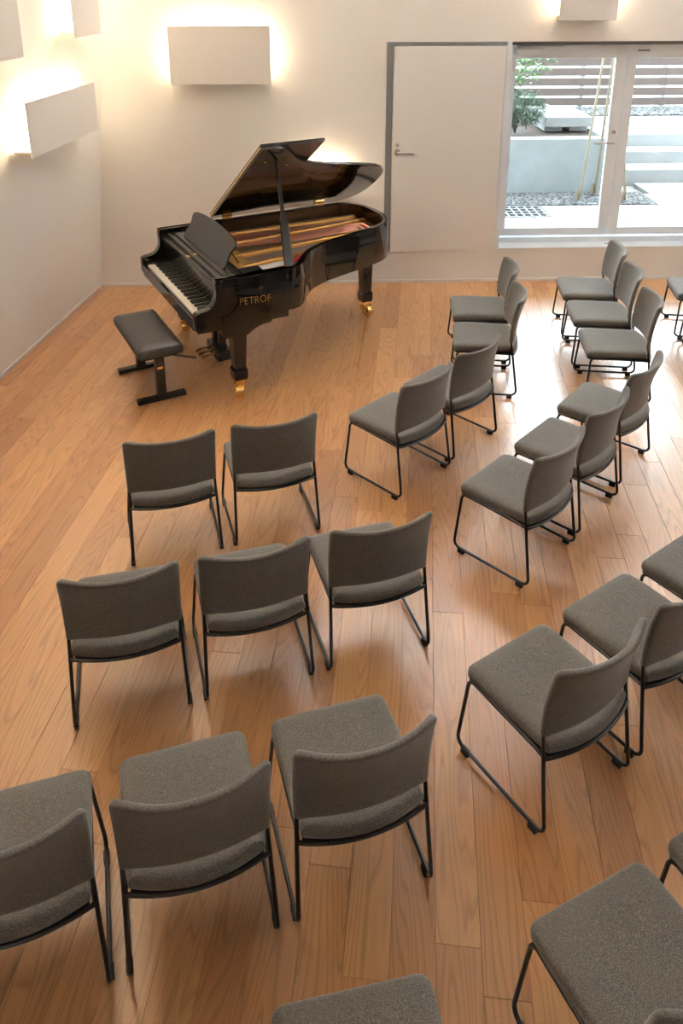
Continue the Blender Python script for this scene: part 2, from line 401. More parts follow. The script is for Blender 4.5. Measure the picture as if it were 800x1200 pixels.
# ------------------------------------------------------------------ windows: aluminium glazed doors set back in the reveal
WD = 0.20
win_root = []
def sash(n, a0, a1, closer=False, handle=0):
    w = empty('window_%d' % n, CORNER, BROT); tag(w, kind='structure'); d0, d1 = WD, WD + 0.045; zb, zt = 0.436, 2.428
    s = 0.085 if n == 1 else 0.105
    MB().box(a0, a0 + s, d0, d1, zb, zt).build('stile', M['alu'], w, bevel=0.003)
    MB().box(a1 - 0.10, a1, d0, d1, zb, zt).build('stile', M['alu'], w, bevel=0.003)
    MB().box(a0 + s, a1 - 0.10, d0 + 0.002, d1 - 0.002, zb, zb + 0.085).build('rail', M['alu'], w, bevel=0.003)
    MB().box(a0 + s, a1 - 0.10, d0 + 0.002, d1 - 0.002, zt - 0.13, zt).build('rail', M['alu'], w, bevel=0.003)
    MB().box(a0 + s - 0.01, a1 - 0.09, d0 + 0.019, d0 + 0.025, zb + 0.075, zt - 0.12).build('pane', M['glass'], w)
    if closer:
        c = MB(); c.box(a0 + 0.075, a0 + 0.345, d0 - 0.045, d0 - 0.001, zt - 0.095, zt - 0.035)
        c.tube([(a0 + 0.12, d0 - 0.03, zt - 0.028), (a0 + 0.55, d0 - 0.035, zt - 0.012)], 0.008)
        c.build('door_closer', M['alu'], w, bevel=0.004)
    if handle:
        hz2 = 1.44; hh = MB()
        hh.tube([(a1 - 0.10 - 0.14, d0 - 0.03, hz2), (a1 - 0.035, d0 - 0.03, hz2)], 0.010)
        hh.tube([(a1 - 0.045, d0 - 0.03, hz2), (a1 - 0.045, d0, hz2)], 0.010)
        hh.lathe([(0.02, 0), (0.02, 0.012)], M4=Matrix.Translation((a1 - 0.045, d0, hz2 + 0.11)) @ R90)
        hh.build('handle', M['chrome'], w, smooth=True)
    else:
        MB().box(a0 + 0.10, a0 + 0.22, d0 - 0.012, d0 - 0.001, zt - 0.065, zt - 0.05).build('label_plate', M['greymetal'], w, bevel=0.002)
    return w
sash(1, 4.205, 5.40, closer=True, handle=1); sash(2, 5.406, 6.60); sash(3, 6.606, 7.80)
wf = empty('trim_1', CORNER, BROT); tag(wf, kind='structure')
MB().box(4.195, OP1, -0.012, WD + 0.12, SILL - 0.012, SILL).build('sill', M['alu'], wf, bevel=0.003)
MB().box(4.195, OP1, WD - 0.035, WD + 0.08, SILL, 0.426).build('threshold_track', M['alu'], wf, bevel=0.004)
MB().box(4.195, OP1, WD - 0.02, WD + 0.08, 2.4285, HEAD).build('head_track', M['greymetal'], wf, bevel=0.002)
MB().box(7.803, OP1, WD - 0.02, WD + 0.08, 0.43, 2.435).build('end_post', M['alu'], wf, bevel=0.002)
MB().box(5.36, 5.46, 0.085, 0.125, SILL, SILL + 0.008).build('floor_latch', M['chrome'], wf, bevel=0.002)

# ------------------------------------------------------------------ wall lamps
def sconce(origin, rz, w, hgt, zb, depth, label, back=0.0):
    """origin on the wall at the lamp's centre; local -y points into the room, +y into the wall"""
    s = empty('wall_lamp', (origin.x, origin.y, 0), rz); tag(s, label, 'lamp', 'halo lamps on the walls')
    MB().box(-w / 2, w / 2, -depth - 0.012, -depth, zb, zb + hgt).build('front_panel', M['panel'], s, bevel=0.002)
    ih = 0.045; iw = w / 2 - 0.035
    MB().box(-iw, iw, -depth + 0.002, back, zb + ih - 0.014, zb + ih - 0.001).build('bottom_tray', M['panel'], s)
    MB().box(-iw + 0.004, iw - 0.004, -depth + 0.014, back, zb + ih, zb + hgt - 0.07).build('diffuser', M['diffuser'], s)
    for sx in (-1, 1):
        MB().box(sx * (iw - 0.06) - 0.02, sx * (iw - 0.06) + 0.02, -depth + 0.03, back, zb + ih - 0.032, zb + ih - 0.015).build('bracket', M['panel'], s)
    return s
def sconce_back(a0, a1, zb, zt, depth, label):
    return sconce(BW((a0 + a1) / 2, 0, 0), BROT, a1 - a0, zt - zb, zb, depth, label)
def sconce_left(a0, a1, zb, zt, off, label):
    lean = LEAN * zb
    o = LW((a0 + a1) / 2, lean, 0)
    return sconce(o, math.atan2(LDIR.y, LDIR.x), a1 - a0, zt - zb, zb, off - lean, label, back=-0.5 * LEAN * (zt - zb))
sconce_back(0.902, 1.855, 2.105, 2.640, 0.16, 'wide off-white wall lamp with warm halo on the wall behind the piano')
sconce_back(4.572, 5.122, 2.678, 3.10, 0.16, 'small off-white wall lamp above the glazed garden doors')
sconce_left(-1.803, -0.522, 1.757, 2.182, 0.36, 'long low off-white wall lamp glowing on the side wall, lowest of its wall')
sconce_left(-0.978, -0.428, 2.598, 3.02, 0.43, 'small off-white wall lamp high on the side wall close to the corner')
sconce_left(-2.78, -1.876, 2.527, 3.02, 0.43, 'off-white wall lamp high on the side wall, farther from the corner')
sconce_back(2.05, 2.62, 1.03, 1.32, 0.14, 'low wall lamp hidden behind the raised piano lid, its halo showing around it')
# added fill lights, unseen high on the walls, brighten the room off the ceiling
def add_fill(p0, p1, inward, which, label):
    p0 = Vector(p0); p1 = Vector(p1); d = (p1 - p0); L = d.length; c = (p0 + p1) / 2
    e = empty('fill_light', c, math.atan2(d.y, d.x)); tag(e, label, 'lamp', 'added fill lights under the ceiling')
    sy = 1 if inward.dot(Vector((-d.y, d.x, 0))) > 0 else -1
    y = lambda v: sy * v
    t = MB(); t.box(-L / 2, L / 2, min(y(0), y(0.22)), max(y(0), y(0.22)), -0.02, 0); t.box(-L / 2, L / 2, min(y(0.20), y(0.22)), max(y(0.20), y(0.22)), 0, 0.10)
    t.build('trough', M['panel'], e)
    MB().box(-L / 2 + 0.03, L / 2 - 0.03, min(y(0.04), y(0.16)), max(y(0.04), y(0.16)), 0.001, 0.03).build('light_strip', mat('fill_light_strip', (0.9, 0.9, 0.9), 0.6, emit=(FILLS[which][1], FILLS[which][0])), e)
ZC = 3.95
add_fill(LW(-6.2, LEAN * ZC, ZC), LW(-0.6, LEAN * ZC, ZC), LIN, 'left', 'added fill light under the ceiling on the lamp wall')
add_fill(BW(1.2, 0, ZC), BW(7.8, 0, ZC), -by, 'back', 'added fill light under the ceiling above the door and windows')
add_fill((rb0.x, 1.8, ZC), (rb0.x, 7.2, ZC), Vector((-1, 0, 0)), 'right', 'added fill light under the ceiling facing the lamp wall')

# ------------------------------------------------------------------ garden beyond the windows
G = 0.42
def gb(mb, name, m, parent=None, **k):
    o = mb.build(name, m, parent, **k)
    if parent is None: o.location = CORNER; o.rotation_euler.z = BROT
    return o
o = gb(MB().box(-14, 24, 0.31, 40, 0.0, 0.36), 'ground', M['ground']); tag(o, kind='structure')
pv = empty('paving', CORNER, BROT); tag(pv, kind='structure')
a = 4.05
slab_m = M['conclight']
edges = [3.0, 4.2, 4.82, 5.9, 6.98, 8.06, 9.2]
for i in range(len(edges) - 1):
    MB().box(edges[i] + 0.004, edges[i + 1] - 0.004, 0.32, 0.96, 0.36, G).build('paving_slab', slab_m, pv, bevel=0.004)
for (e0, e1) in ((3.0, 4.25), (5.02, 6.46), (6.46, 7.9), (7.9, 9.2)):
    MB().box(e0 + 0.004, e1 - 0.004, 0.968, 1.44, 0.36, G).build('paving_slab', slab_m, pv, bevel=0.004)
for (e0, e1) in ((6.5, 7.9), (7.9, 9.2)):
    MB().box(e0 + 0.004, e1 - 0.004, 1.448, 1.96, 0.36, G).build('paving_slab', slab_m, pv, bevel=0.004)
    MB().box(e0 + 0.10, e1 - 0.004, 1.968, 2.52, 0.36, G).build('paving_slab', slab_m, pv, bevel=0.004)
gr = empty('drain_grate', CORNER, BROT); tag(gr, 'square-celled drain grate set into the pale paving', 'grate')
gm = MB()
g0, g1, h0, h1 = 4.26, 5.01, 0.975, 1.435
for i in range(9): x = g0 + (g1 - g0 - 0.02) * i / 8; gm.box(x, x + 0.02, h0, h1, 0.37, G + 0.002)
for i in range(5): y = h0 + (h1 - h0 - 0.02) * i / 4; gm.box(g0, g1, y, y + 0.02, 0.37, G + 0.003)
gm.build('bars', M['grate'], gr); MB().box(g0, g1, h0, h1, 0.361, 0.395).build('bed', M['gratefill'], gr)
# gravel: pebbles
ico = [(0, 0, 1), (0.9, 0, 0.3), (0.28, 0.85, 0.3), (-0.72, 0.53, 0.3), (-0.72, -0.53, 0.3), (0.28, -0.85, 0.3), (0, 0, -0.6)]
icf = [(0, 1, 2), (0, 2, 3), (0, 3, 4), (0, 4, 5), (0, 5, 1), (6, 2, 1), (6, 3, 2), (6, 4, 3), (6, 5, 4), (6, 1, 5)]
def gravel(name, a0, a1, d0, d1, z, n, r, label, skew=0.0):
    mb = MB(); rg = random.Random(5)
    mb.box(a0, a1, d0, d1, z - 0.06, z - 0.012)
    for _ in range(n):
        y = rg.uniform(d0, d1); x = rg.uniform(a0, a1); s = r * rg.uniform(0.6, 1.3); t = rg.uniform(0, 6.28); q = rg.uniform(0.5, 0.85)
        mb.add([(x + s * (v[0] * math.cos(t) - v[1] * math.sin(t)), y + s * (v[0] * math.sin(t) + v[1] * math.cos(t)) * q, z - 0.01 + s * 0.6 * v[2] + rg.uniform(0, 0.012)) for v in ico], icf)
    o = gb(mb, name, M['pebble'], smooth=False); tag(o, label, 'gravel', kind='stuff'); return o
gravel('gravel', 3.6, 6.48, 1.475, 2.03, G, 5200, 0.024, 'grey and white gravel strip at the foot of the concrete wall')
gravel('gravel', 6.08, 11.0, 5.02, 5.86, 0.93, 5200, 0.03, 'grey gravel bed between the top step and the wooden fence')
# concrete planter wall, soil
pw = gb(MB().box(2.0, 6.05, 2.06, 2.24, 0.36, 1.12), 'wall_planter', M['conc'], bevel=0.006); tag(pw, kind='structure')
for (aa, zz) in ((4.62, 0.86), (5.32, 0.86)):
    hl = MB().lathe([(0.012, 0), (0.012, 0.004)], M4=Matrix.Translation((aa, 2.06, zz)) @ R90).build('form_tie_hole', M['greymetal'], pw)
gb(MB().box(5.99, 6.06, 2.245, 5.0, 0.36, 1.12), 'wall_planter_side', M['conc'], bevel=0.006)['kind'] = 'structure'
so = MB(); rg = random.Random(3); nx, ny = 36, 26
vs = [(2.0 + 3.98 * i / nx, 2.245 + 2.7 * j / ny, 1.06 + rg.uniform(0, 0.035)) for j in range(ny + 1) for i in range(nx + 1)]
so.add(vs, [(j * (nx + 1) + i, j * (nx + 1) + i + 1, (j + 1) * (nx + 1) + i + 1, (j + 1) * (nx + 1) + i) for j in range(ny) for i in range(nx)])
tag(gb(so, 'soil', M['soil'], smooth=True), 'dark bare soil in the raised concrete planter', 'soil', kind='stuff')
# concrete benches in the planter
def slab_bench(a0, a1, d0, d1, zt, label):
    b = empty('concrete_bench', BW((a0 + a1) / 2, (d0 + d1) / 2, 0), BROT); tag(b, label, 'bench', 'concrete slab benches in the planter')
    w, d = (a1 - a0) / 2, (d1 - d0) / 2
    MB().box(-w, w, -d, d, zt - 0.13, zt).build('seat_slab', M['conclight'], b, bevel=0.006)
    for sx in (-0.55, 0.55): MB().box(sx * w - 0.12, sx * w + 0.12, -d + 0.12, d - 0.12, 1.097, zt - 0.13).build('support', M['conc'], b)
slab_bench(5.36, 5.985, 2.62, 3.62, 1.30, 'pale concrete slab bench standing in the planter beside the stake-tied tree')
slab_bench(4.2, 5.20, 3.68, 4.9, 1.30, 'pale concrete slab bench standing in the planter behind the leafy shrub')
# steps
st = empty('garden_steps', BW(8.5, 2.6, 0), BROT); tag(st, 'broad pale concrete garden steps rising toward the wooden fence', 'steps')
for i, (d0, z1) in enumerate(((2.60, 0.585), (3.00, 0.75), (3.38, 0.92))):
    MB().box(-2.43, 2.5, d0 - 2.6, 2.36, 0.36 if i == 0 else z1 - 0.17, z1).build('step', M['conclight'], st, bevel=0.005)
# fence
fe = empty('wooden_fence', BW(6.5, 5.95, 0), BROT); tag(fe, 'brown horizontal-board wooden fence at the back of the garden', 'fence')
for i in range(9):
    z = 0.95 + i * 0.168
    for (x0, x1) in ((-4.2, -1.02), (-1.018, 1.85), (1.852, 4.6)):
        MB().box(x0, x1, -0.02, 0.0, z, z + 0.128).build('board', M['fence'], fe, bevel=0.003)
for x in (-3.4, -1.02, 0.42, 1.85, 3.6): MB().box(x - 0.035, x + 0.035, 0.001, 0.07, 0.36, 2.45).build('post', M['greymetal'], fe)
# plants
def leafy(name, label, cat, root, stems, leafmat, nleaf, lsize, spread, zr, rg, narrow=0.35, shape='ball'):
    t = empty(name, root); tag(t, label, cat)
    sm = MB()
    for p in stems: sm.tube(p, 0.010, 6, r2=0.004)
    sm.build('stem', M['bark'], t, smooth=True)
    lm = MB()
    for _ in range(nleaf):
        while True:
            v = Vector((rg.uniform(-1, 1), rg.uniform(-1, 1), rg.uniform(-1, 1)))
            if 0.15 < v.length < 1: break
        c = Vector((v.x * spread[0], v.y * spread[1], (zr[0] + zr[1]) / 2 + v.z * (zr[1] - zr[0]) / 2)) + Vector((spread[2], spread[3], 0))
        d = Vector((v.x + rg.uniform(-.6, .6), v.y + rg.uniform(-.6, .6), rg.uniform(-0.6, 0.5))).normalized()
        s = d.cross(Vector((0, 0, 1))).normalized() if abs(d.z) < 0.95 else Vector((1, 0, 0))
        L = lsize * rg.uniform(0.6, 1.3); wd = L * narrow; up = s.cross(d) * wd * 0.35
        lm.add([c, c + d * L * 0.45 + s * wd * 0.5 + up, c + d * L, c + d * L * 0.45 - s * wd * 0.5 + up], [(0, 1, 2), (0, 2, 3)])
    lm.build('foliage', leafmat, t)
    return t
rg = random.Random(11)
stems = [[(0, 0, 0), (rg.uniform(-.1, .1), rg.uniform(-.1, .1), 0.2), (rg.uniform(-.3, .3), rg.uniform(-.25, .25), rg.uniform(0.3, 0.55))] for _ in range(10)]
leafy('leafy_shrub', 'dense dark green feathery shrub growing in the planter', 'shrub', BW(4.95, 2.60, 1.10), stems, M['leafd'], 2200, 0.085, (0.36, 0.20, 0.0, -0.02), (0.08, 0.58), rg, 0.16)
stems = [[(0, 0, 0), (0.02, 0.02, 0.5), (0.08, 0, 0.95), (0.3, 0.0, 1.2)], [(0.02, 0.02, 0.5), (-0.1, 0.05, 0.8), (-0.2, 0, 1.1)], [(0.05, 0, 0.8), (0.3, 0.05, 0.95), (0.55, 0.05, 1.0)], [(0.03, 0.01, 0.6), (0.25, -0.05, 0.7), (0.4, 0, 0.85)]]
leafy('young_tree', 'young tree with light green leaves arching over the dark shrub', 'tree', BW(4.93, 3.05, 1.097), stems, M['leafl'], 520, 0.075, (0.42, 0.25, 0.16, 0.0), (0.55, 1.3), rg, 0.5)
def trunk_tree(name, label, root, tops):
    t = empty(name, root); tag(t, label, 'tree')
    for p in tops: MB().tube(p, 0.014, 8, r2=0.009).build('trunk', M['bark'], t, smooth=True)
trunk_tree('slender_tree', 'slender grey multi-stem tree tied to bamboo stakes by the glazed door', BW(5.965, 1.80, G + 0.02),
           [[(0, 0, 0), (0.03, 0.05, 1.0), (0.0, 0.1, 1.8), (0.04, 0.1, 2.6)], [(0.06, 0.02, 0), (0.10, 0.06, 1.0), (0.14, 0.14, 1.8), (0.25, 0.2, 2.6)], [(-0.03, 0.04, 0), (0.0, 0.1, 1.2), (0.08, 0.18, 2.5)]])
def stake(p0, p1, label):
    p0 = Vector(p0); p1 = Vector(p1); s = empty('bamboo_stake', p0); tag(s, label, 'stake', 'bamboo stakes beside the slender tree')
    d = p1 - p0; MB().tube([d * t for t in (0, 0.25, 0.5, 0.75, 1)], 0.017, 10, r2=0.014).build('cane', M['bamboo'], s, smooth=True)
    for t in (0.06, 0.22, 0.40, 0.58, 0.78):
        MB().tube([d * t - d.normalized() * 0.006, d * t + d.normalized() * 0.006], 0.0195, 10).build('node_ring', M['bamboo'], s, smooth=True)
    MB().tube([(-0.05, -0.02, 0.0), (-0.03, 0, 0.13)], 0.018, 8).build('ground_peg', M['bamboo'], s, smooth=True)
stake((3.064, 9.752, G + 0.02), (3.36, 10.22, 2.45), 'thick leaning bamboo stake in the gravel before the concrete planter wall')
stake((3.34, 10.03, G + 0.03), (3.45, 10.18, 2.3), 'bamboo stake touching the concrete planter wall near its end')
stake((3.623, 9.707, G + 0.02), (3.50, 10.02, 2.1), 'bamboo stake in the gravel in front of the garden steps')

# ------------------------------------------------------------------ grand piano
PTH = math.radians(-62.2)
pn = empty('grand_piano', (-1.345, 6.045, 0), PTH)
tag(pn, 'glossy black grand piano with raised lid and gold lettering on its side', 'piano')
HW = 0.745; RT = 1.0; RB = 0.662
outline = [(HW, 0.17), (HW, 0.40), (HW, 0.74), (0.742, 0.80), (0.715, 0.865), (0.64, 0.935), (0.54, 1.01), (0.45, 1.09), (0.385, 1.19), (0.33, 1.30), (0.27, 1.48), (0.215, 1.67),
           (0.16, 1.84), (0.115, 1.95), (0.055, 2.04), (-0.02, 2.10), (-0.12, 2.14), (-0.24, 2.16), (-0.40, 2.165), (-0.52, 2.155), (-0.62, 2.12), (-0.69, 2.06), (-0.728, 1.98), (-HW, 1.88),
           (-HW, 1.2), (-HW, 0.6), (-HW, 0.17)]
def smooth_curve(pts, sub=4):
    out = []
    for i in range(len(pts) - 1):
        p0 = pts[max(i - 1, 0)]; p1 = pts[i]; p2 = pts[i + 1]; p3 = pts[min(i + 2, len(pts) - 1)]
        long = math.dist(p1, p2) > 0.3
        for k in range(1 if long else sub):
            t = k / sub
            q = [0.5 * ((2 * p1[j]) + (-p0[j] + p2[j]) * t + (2 * p0[j] - 5 * p1[j] + 4 * p2[j] - p3[j]) * t * t + (-p0[j] + 3 * p1[j] - 3 * p2[j] + p3[j]) * t ** 3) for j in (0, 1)]
            if abs(p1[0]) == HW and abs(p2[0]) == HW: q = [p1[0], p1[1] + (p2[1] - p1[1]) * t]
            out.append((max(-HW, min(HW, q[0])), q[1]))
    out.append(pts[-1]); return out
OUT = smooth_curve(outline)
def offs_open(pts, d):
    out = []
    for i in range(len(pts)):
        a = pts[max(i - 1, 0)]; b = pts[min(i + 1, len(pts) - 1)]; t = Vector((b[0] - a[0], b[1] - a[1])).normalized()
        out.append((pts[i][0] - t.y * d, pts[i][1] + t.x * d))
    return out
def strip_wall(o1, o2, z0, z1):
    n = len(o1); mb = MB()
    vs = [(p[0], p[1], z0) for p in o1] + [(p[0], p[1], z1) for p in o1] + [(p[0], p[1], z1) for p in o2] + [(p[0], p[1], z0) for p in o2]; fs = []
    for i in range(n - 1):
        for r in range(4):
            r2 = (r + 1) % 4; fs.append((r * n + i, r * n + i + 1, r2 * n + i + 1, r2 * n + i))
    fs += [(0, n, 2 * n, 3 * n), tuple(r * n + n - 1 for r in (3, 2, 1, 0))]
    return mb.add(vs, fs)
IN1 = offs_open(OUT, 0.045); IN2 = offs_open(OUT, 0.047); IN3 = offs_open(OUT, 0.052)
strip_wall(OUT, IN1, RB, RT).build('rim', M['gloss'], pn, bevel=0.004, smooth=True, angle=50)
strip_wall(IN2, IN3, 0.80, RT - 0.008).build('inner_rim', M['innerrim'], pn, smooth=True)
# underside and soundboard
def flat_poly(pts, z0, z1): return MB().prism(pts, z0, z1, lambda p, t: (p[0], p[1], t))
IN4 = [p for p in offs_open(OUT, 0.05)]
front_cut = [(-(HW - 0.05), 0.45), (HW - 0.05, 0.45)]
core = [p for p in IN4 if p[1] > 0.45]
flat_poly(core + front_cut, 0.80, 0.815).build('soundboard', M['soundboard'], pn)
flat_poly(core + front_cut, 0.672, 0.70).build('underside', M['satin'], pn)
# cheeks (arms)
def cheek(u0, u1, prof, name): return MB().prism(prof, u0, u1, lambda p, t: (t, p[0], p[1])).build(name, M['gloss'], pn, bevel=0.004, smooth=True)
armtop = [(0.75, 1.0), (0.172, 1.0), (0.166, 0.96), (0.170, 0.90), (0.166, 0.86), (0.150, 0.82), (0.122, 0.792), (0.085, 0.778), (0.04, 0.772), (0.014, 0.764), (0.004, 0.748)]
armbot = [(0.004, 0.640), (0.018, 0.612), (0.19, 0.606), (0.20, 0.575), (0.22, 0.53), (0.405, 0.528), (0.43, 0.545), (0.47, 0.570), (0.53, 0.588), (0.60, 0.594), (0.604, 0.612), (0.742, 0.612), (0.745, 0.66), (0.75, 0.66)]
cheek(HW - 0.07, HW + 0.001, armtop + armbot, 'cheek'); cheek(-HW - 0.001, -HW + 0.07, armtop + armbot, 'cheek')
KW = 0.675
MB().box(-KW, KW, 0.006, 0.032, 0.612, 0.706).build('keyslip', M['gloss'], pn, bevel=0.004)
MB().box(-KW, KW, 0.033, 0.62, 0.606, 0.66).build('keybed', M['satin'], pn, bevel=0.003)
for sx in (-1, 1): MB().box(min(sx * 0.622, sx * KW), max(sx * 0.622, sx * KW), 0.033, 0.20, 0.661, 0.728).build('key_block', M['gloss'], pn, bevel=0.006)
wk = MB(); bk = MB(); kw = 1.236 / 52
for i in range(52):
    x0 = -0.618 + i * kw; wk.box(x0 + 0.0006, x0 + kw - 0.0006, 0.036, 0.235, 0.69, 0.716)
pat = [1, 0, 1, 1, 0, 1, 1]    # after A, B, C...: A#, -, C#, D#, -, F#, G#
for i in range(51):
    if pat[i % 7]:
        x = -0.618 + (i + 1) * kw
        bk.hull8([(x - 0.0062, 0.088, 0.716), (x + 0.0062, 0.088, 0.716), (x + 0.0062, 0.235, 0.716), (x - 0.0062, 0.235, 0.716)],
                 [(x - 0.0048, 0.096, 0.729), (x + 0.0048, 0.096, 0.729), (x + 0.0048, 0.235, 0.729), (x - 0.0048, 0.235, 0.729)])
tag(wk.build('white_keys', M['ivory'], pn), kind='stuff'); tag(bk.build('black_keys', M['ebony'], pn), kind='stuff')
fb = [(0.212, 0.734), (0.205, 0.80), (0.196, 0.88), (0.186, 0.925), (0.184, 0.945), (0.196, 0.955), (0.222, 0.955), (0.232, 0.90), (0.236, 0.734)]
MB().prism(fb, -KW, KW, lambda p, t: (t, p[0], p[1])).build('fallboard', M['satin'], pn, bevel=0.003, smooth=True)
MB().box(-KW, KW, 0.224, 0.43, 0.935, 0.962).build('music_shelf', M['satin'], pn, bevel=0.003)
MB().box(-KW, KW, 0.228, 0.246, 0.962, 0.976).build('shelf_ledge', M['gloss'], pn, bevel=0.003)
MB().box(-0.60, 0.60, 0.285, 0.372, 0.962, 0.976).build('desk_base', M['satin'], pn, bevel=0.003)
MB().box(-0.028, 0.028, 0.1955, 0.2215, 0.955, 0.958).build('lock_plate', M['gold'], pn); MB().box(-0.02, 0.02, 0.255, 0.28, 0.962, 0.966).build('lock_plate', M['gold'], pn)
for sx in (-1, 1): MB().box(sx * 0.69 - 0.012, sx * 0.69 + 0.012, 0.18, 0.44, 0.93, 0.985).build('shelf_rail', M['gloss'], pn, bevel=0.003)
MB().box(0.50, 0.69, 0.44, 0.60, 0.86, 0.975).build('treble_block', M['satin'], pn, bevel=0.004)
# music desk
dw = 0.475
desk = [(-dw, 0.0)] + [(dw, 0.0)]
desk += [(dw + 0.012, 0.02), (dw + 0.004, 0.06), (dw - 0.012, 0.11), (dw - 0.006, 0.15), (dw + 0.018, 0.19), (dw + 0.02, 0.21)]
desk += [(dw * math.cos(t) * 1.035, 0.213 + 0.055 * math.sin(t)) for t in [math.pi * k / 16 for k in range(1, 16)]]
desk += [(-dw - 0.02, 0.21), (-dw - 0.018, 0.19), (-dw + 0.006, 0.15), (-dw + 0.012, 0.11), (-dw - 0.004, 0.06), (-dw - 0.012, 0.02)]
tl = math.radians(30)
md = MB().prism(desk, 0.0, 0.016, lambda p, t: (p[0], 0.325 + p[1] * math.sin(tl) + t * math.cos(tl), 0.978 + p[1] * math.cos(tl) - t * math.sin(tl))).build('music_desk', M['satin'], pn, bevel=0.003)
for sx in (-0.3, 0.36): MB().tube([(sx, 0.42, 1.11), (sx, 0.50, 0.965)], 0.007).build('desk_strut', M['gold'], md)
# iron plate, strings
pl = empty_plate = MB()
flat_poly([(-0.69, 0.47), (0.69, 0.47), (0.69, 0.60), (0.45, 0.63), (0.0, 0.66), (-0.4, 0.70), (-0.69, 0.72)], 0.862, 0.90).build('tuning_plate', M['plate'], pn, bevel=0.006)
MB().box(-0.66, 0.66, 0.452, 0.468, 0.88, 0.945).build('damper_rail', M['satin'], pn)
edge = [p for p in offs_open(OUT, 0.054) if p[1] > 0.62]; edge_in = [p for p in offs_open(OUT, 0.16) if True]
sel = [i for i, p in enumerate(offs_open(OUT, 0.054)) if p[1] > 0.62]
e1 = [offs_open(OUT, 0.054)[i] for i in sel]; e2 = [offs_open(OUT, 0.15)[i] for i in sel]
strip_wall(e1, e2, 0.845, 0.872).build('hitch_plate', M['plate'], pn, smooth=True)
def strut(p, q, w, z0=0.868, z1=0.908):
    p = Vector((*p, 0)); q = Vector((*q, 0)); d = (q - p).normalized(); s = Vector((-d.y, d.x, 0)) * w / 2; s2 = s * 0.7
    MB().hull8([tuple(p - s + Vector((0, 0, z0))), tuple(q - s + Vector((0, 0, z0))), tuple(q + s + Vector((0, 0, z0))), tuple(p + s + Vector((0, 0, z0)))],
               [tuple(p - s2 + Vector((0, 0, z1))), tuple(q - s2 + Vector((0, 0, z1))), tuple(q + s2 + Vector((0, 0, z1))), tuple(p + s2 + Vector((0, 0, z1)))]).build('plate_strut', M['plate'], pn, bevel=0.006)
strut((-0.60, 0.60), (-0.56, 2.05), 0.075); strut((-0.30, 0.60), (-0.42, 2.08), 0.05); strut((0.0, 0.58), (-0.10, 1.98), 0.07)
strut((0.27, 0.56), (0.12, 1.75), 0.065); strut((0.50, 0.56), (0.36, 1.16), 0.05)
cr = MB(); st_ = MB(); rg = random.Random(2)
for i in range(34):
    t = i / 33; cr.tube([(-0.66 + 0.42 * t, 0.60, 0.893), (-0.18 + 0.10 * t - 0.42 * (1 - t), 1.97 + 0.07 * math.sin(t * 3), 0.878)], 0.0026, 4)
def edge_v(u):     # end of the strings along the bent side
    best = 0.9
    for p in e2:
        if p[0] > u - 0.02: best = max(best, p[1]) if p[0] < u + 0.08 else best
    return best
for i in range(90):
    u = -0.26 + 0.92 * i / 89
    u2 = u * 0.80 - 0.10
    v2 = max(0.78, edge_v(u2) - 0.06)
    st_.tube([(u, 0.60, 0.884), (u2, v2, 0.872)], 0.0014, 3)
tag(cr.build('bass_strings', M['copper'], pn), kind='stuff'); tag(st_.build('treble_strings', M['steel'], pn), kind='stuff')
e3 = [p for p in offs_open(OUT, 0.19) if p[1] > 0.8 and p[0] > -0.35]; e4 = [p for p in offs_open(OUT, 0.165) if p[1] > 0.8 and p[0] > -0.35]
nn = min(len(e3), len(e4)); strip_wall(e4[:nn], e3[:nn], 0.872, 0.886).build('string_felt', M['redfelt'], pn)
e5 = [p for p in offs_open(OUT, 0.25) if p[1] > 0.9 and p[0] > -0.3]; e6 = [p for p in offs_open(OUT, 0.222) if p[1] > 0.9 and p[0] > -0.3]
nn = min(len(e5), len(e6)); strip_wall(e6[:nn], e5[:nn], 0.83, 0.882).build('bridge', M['satin'], pn)
MB().box(-0.66, 0.66, 0.604, 0.634, 0.892, 0.897).build('agraffe_felt', M['redfelt'], pn)
em = MB(); em.lathe([(0.045, 0), (0.05, 0.012), (0.03, 0.02)], 0.5, 0.93, seg=20, M4=Matrix.Translation((0, 0, 0.868))); em.build('plate_emblem', M['gold'], pn, smooth=True)
# lid
LA = math.radians(34.5); HU, HZ = -0.752, 1.008
def lidmap(u, v, t): s = u - HU; return (HU + s * math.cos(LA) - t * math.sin(LA), v, HZ + s * math.sin(LA) + t * math.cos(LA))
SPL = 0.672
lid_out = [p for p in offs_open(OUT, -0.012) if p[1] > SPL + 0.03]
lid_poly = [(HW + 0.012, SPL)] + lid_out + [(HU, SPL)]
lid_poly = [(max(p[0], HU), p[1]) for p in lid_poly]
lid = MB().prism(lid_poly, 0.0, 0.024, lambda p, t: lidmap(p[0], p[1], t)).build('lid', M['lidunder'], pn, bevel=0.004, smooth=True, angle=40)
flp = [(HU, SPL), (HW + 0.012, SPL), (HW + 0.012, SPL + 0.535), (HU, SPL + 0.535)]
fl2 = MB().prism(flp, 0.028, 0.050, lambda p, t: lidmap(p[0], p[1], t)).build('lid_flap', M['gloss'], pn, bevel=0.004)
hg = MB(); hg.prism([(HU + 0.01, SPL - 0.004), (HW, SPL - 0.004), (HW, SPL - 0.001), (HU + 0.01, SPL - 0.001)], 0.019, 0.033, lambda p, t: lidmap(p[0], p[1], t)); hg.build('long_hinge', M['gold'], fl2)
for (s, v) in ((1.30, SPL + 0.36), (0.5, SPL + 0.36)):
    MB().prism([(HU + s, v), (HU + s + 0.05, v), (HU + s + 0.05, v + 0.06), (HU + s, v + 0.06)], 0.051, 0.064, lambda p, t: lidmap(p[0], p[1], t)).build('bumper', M['pad'], fl2)
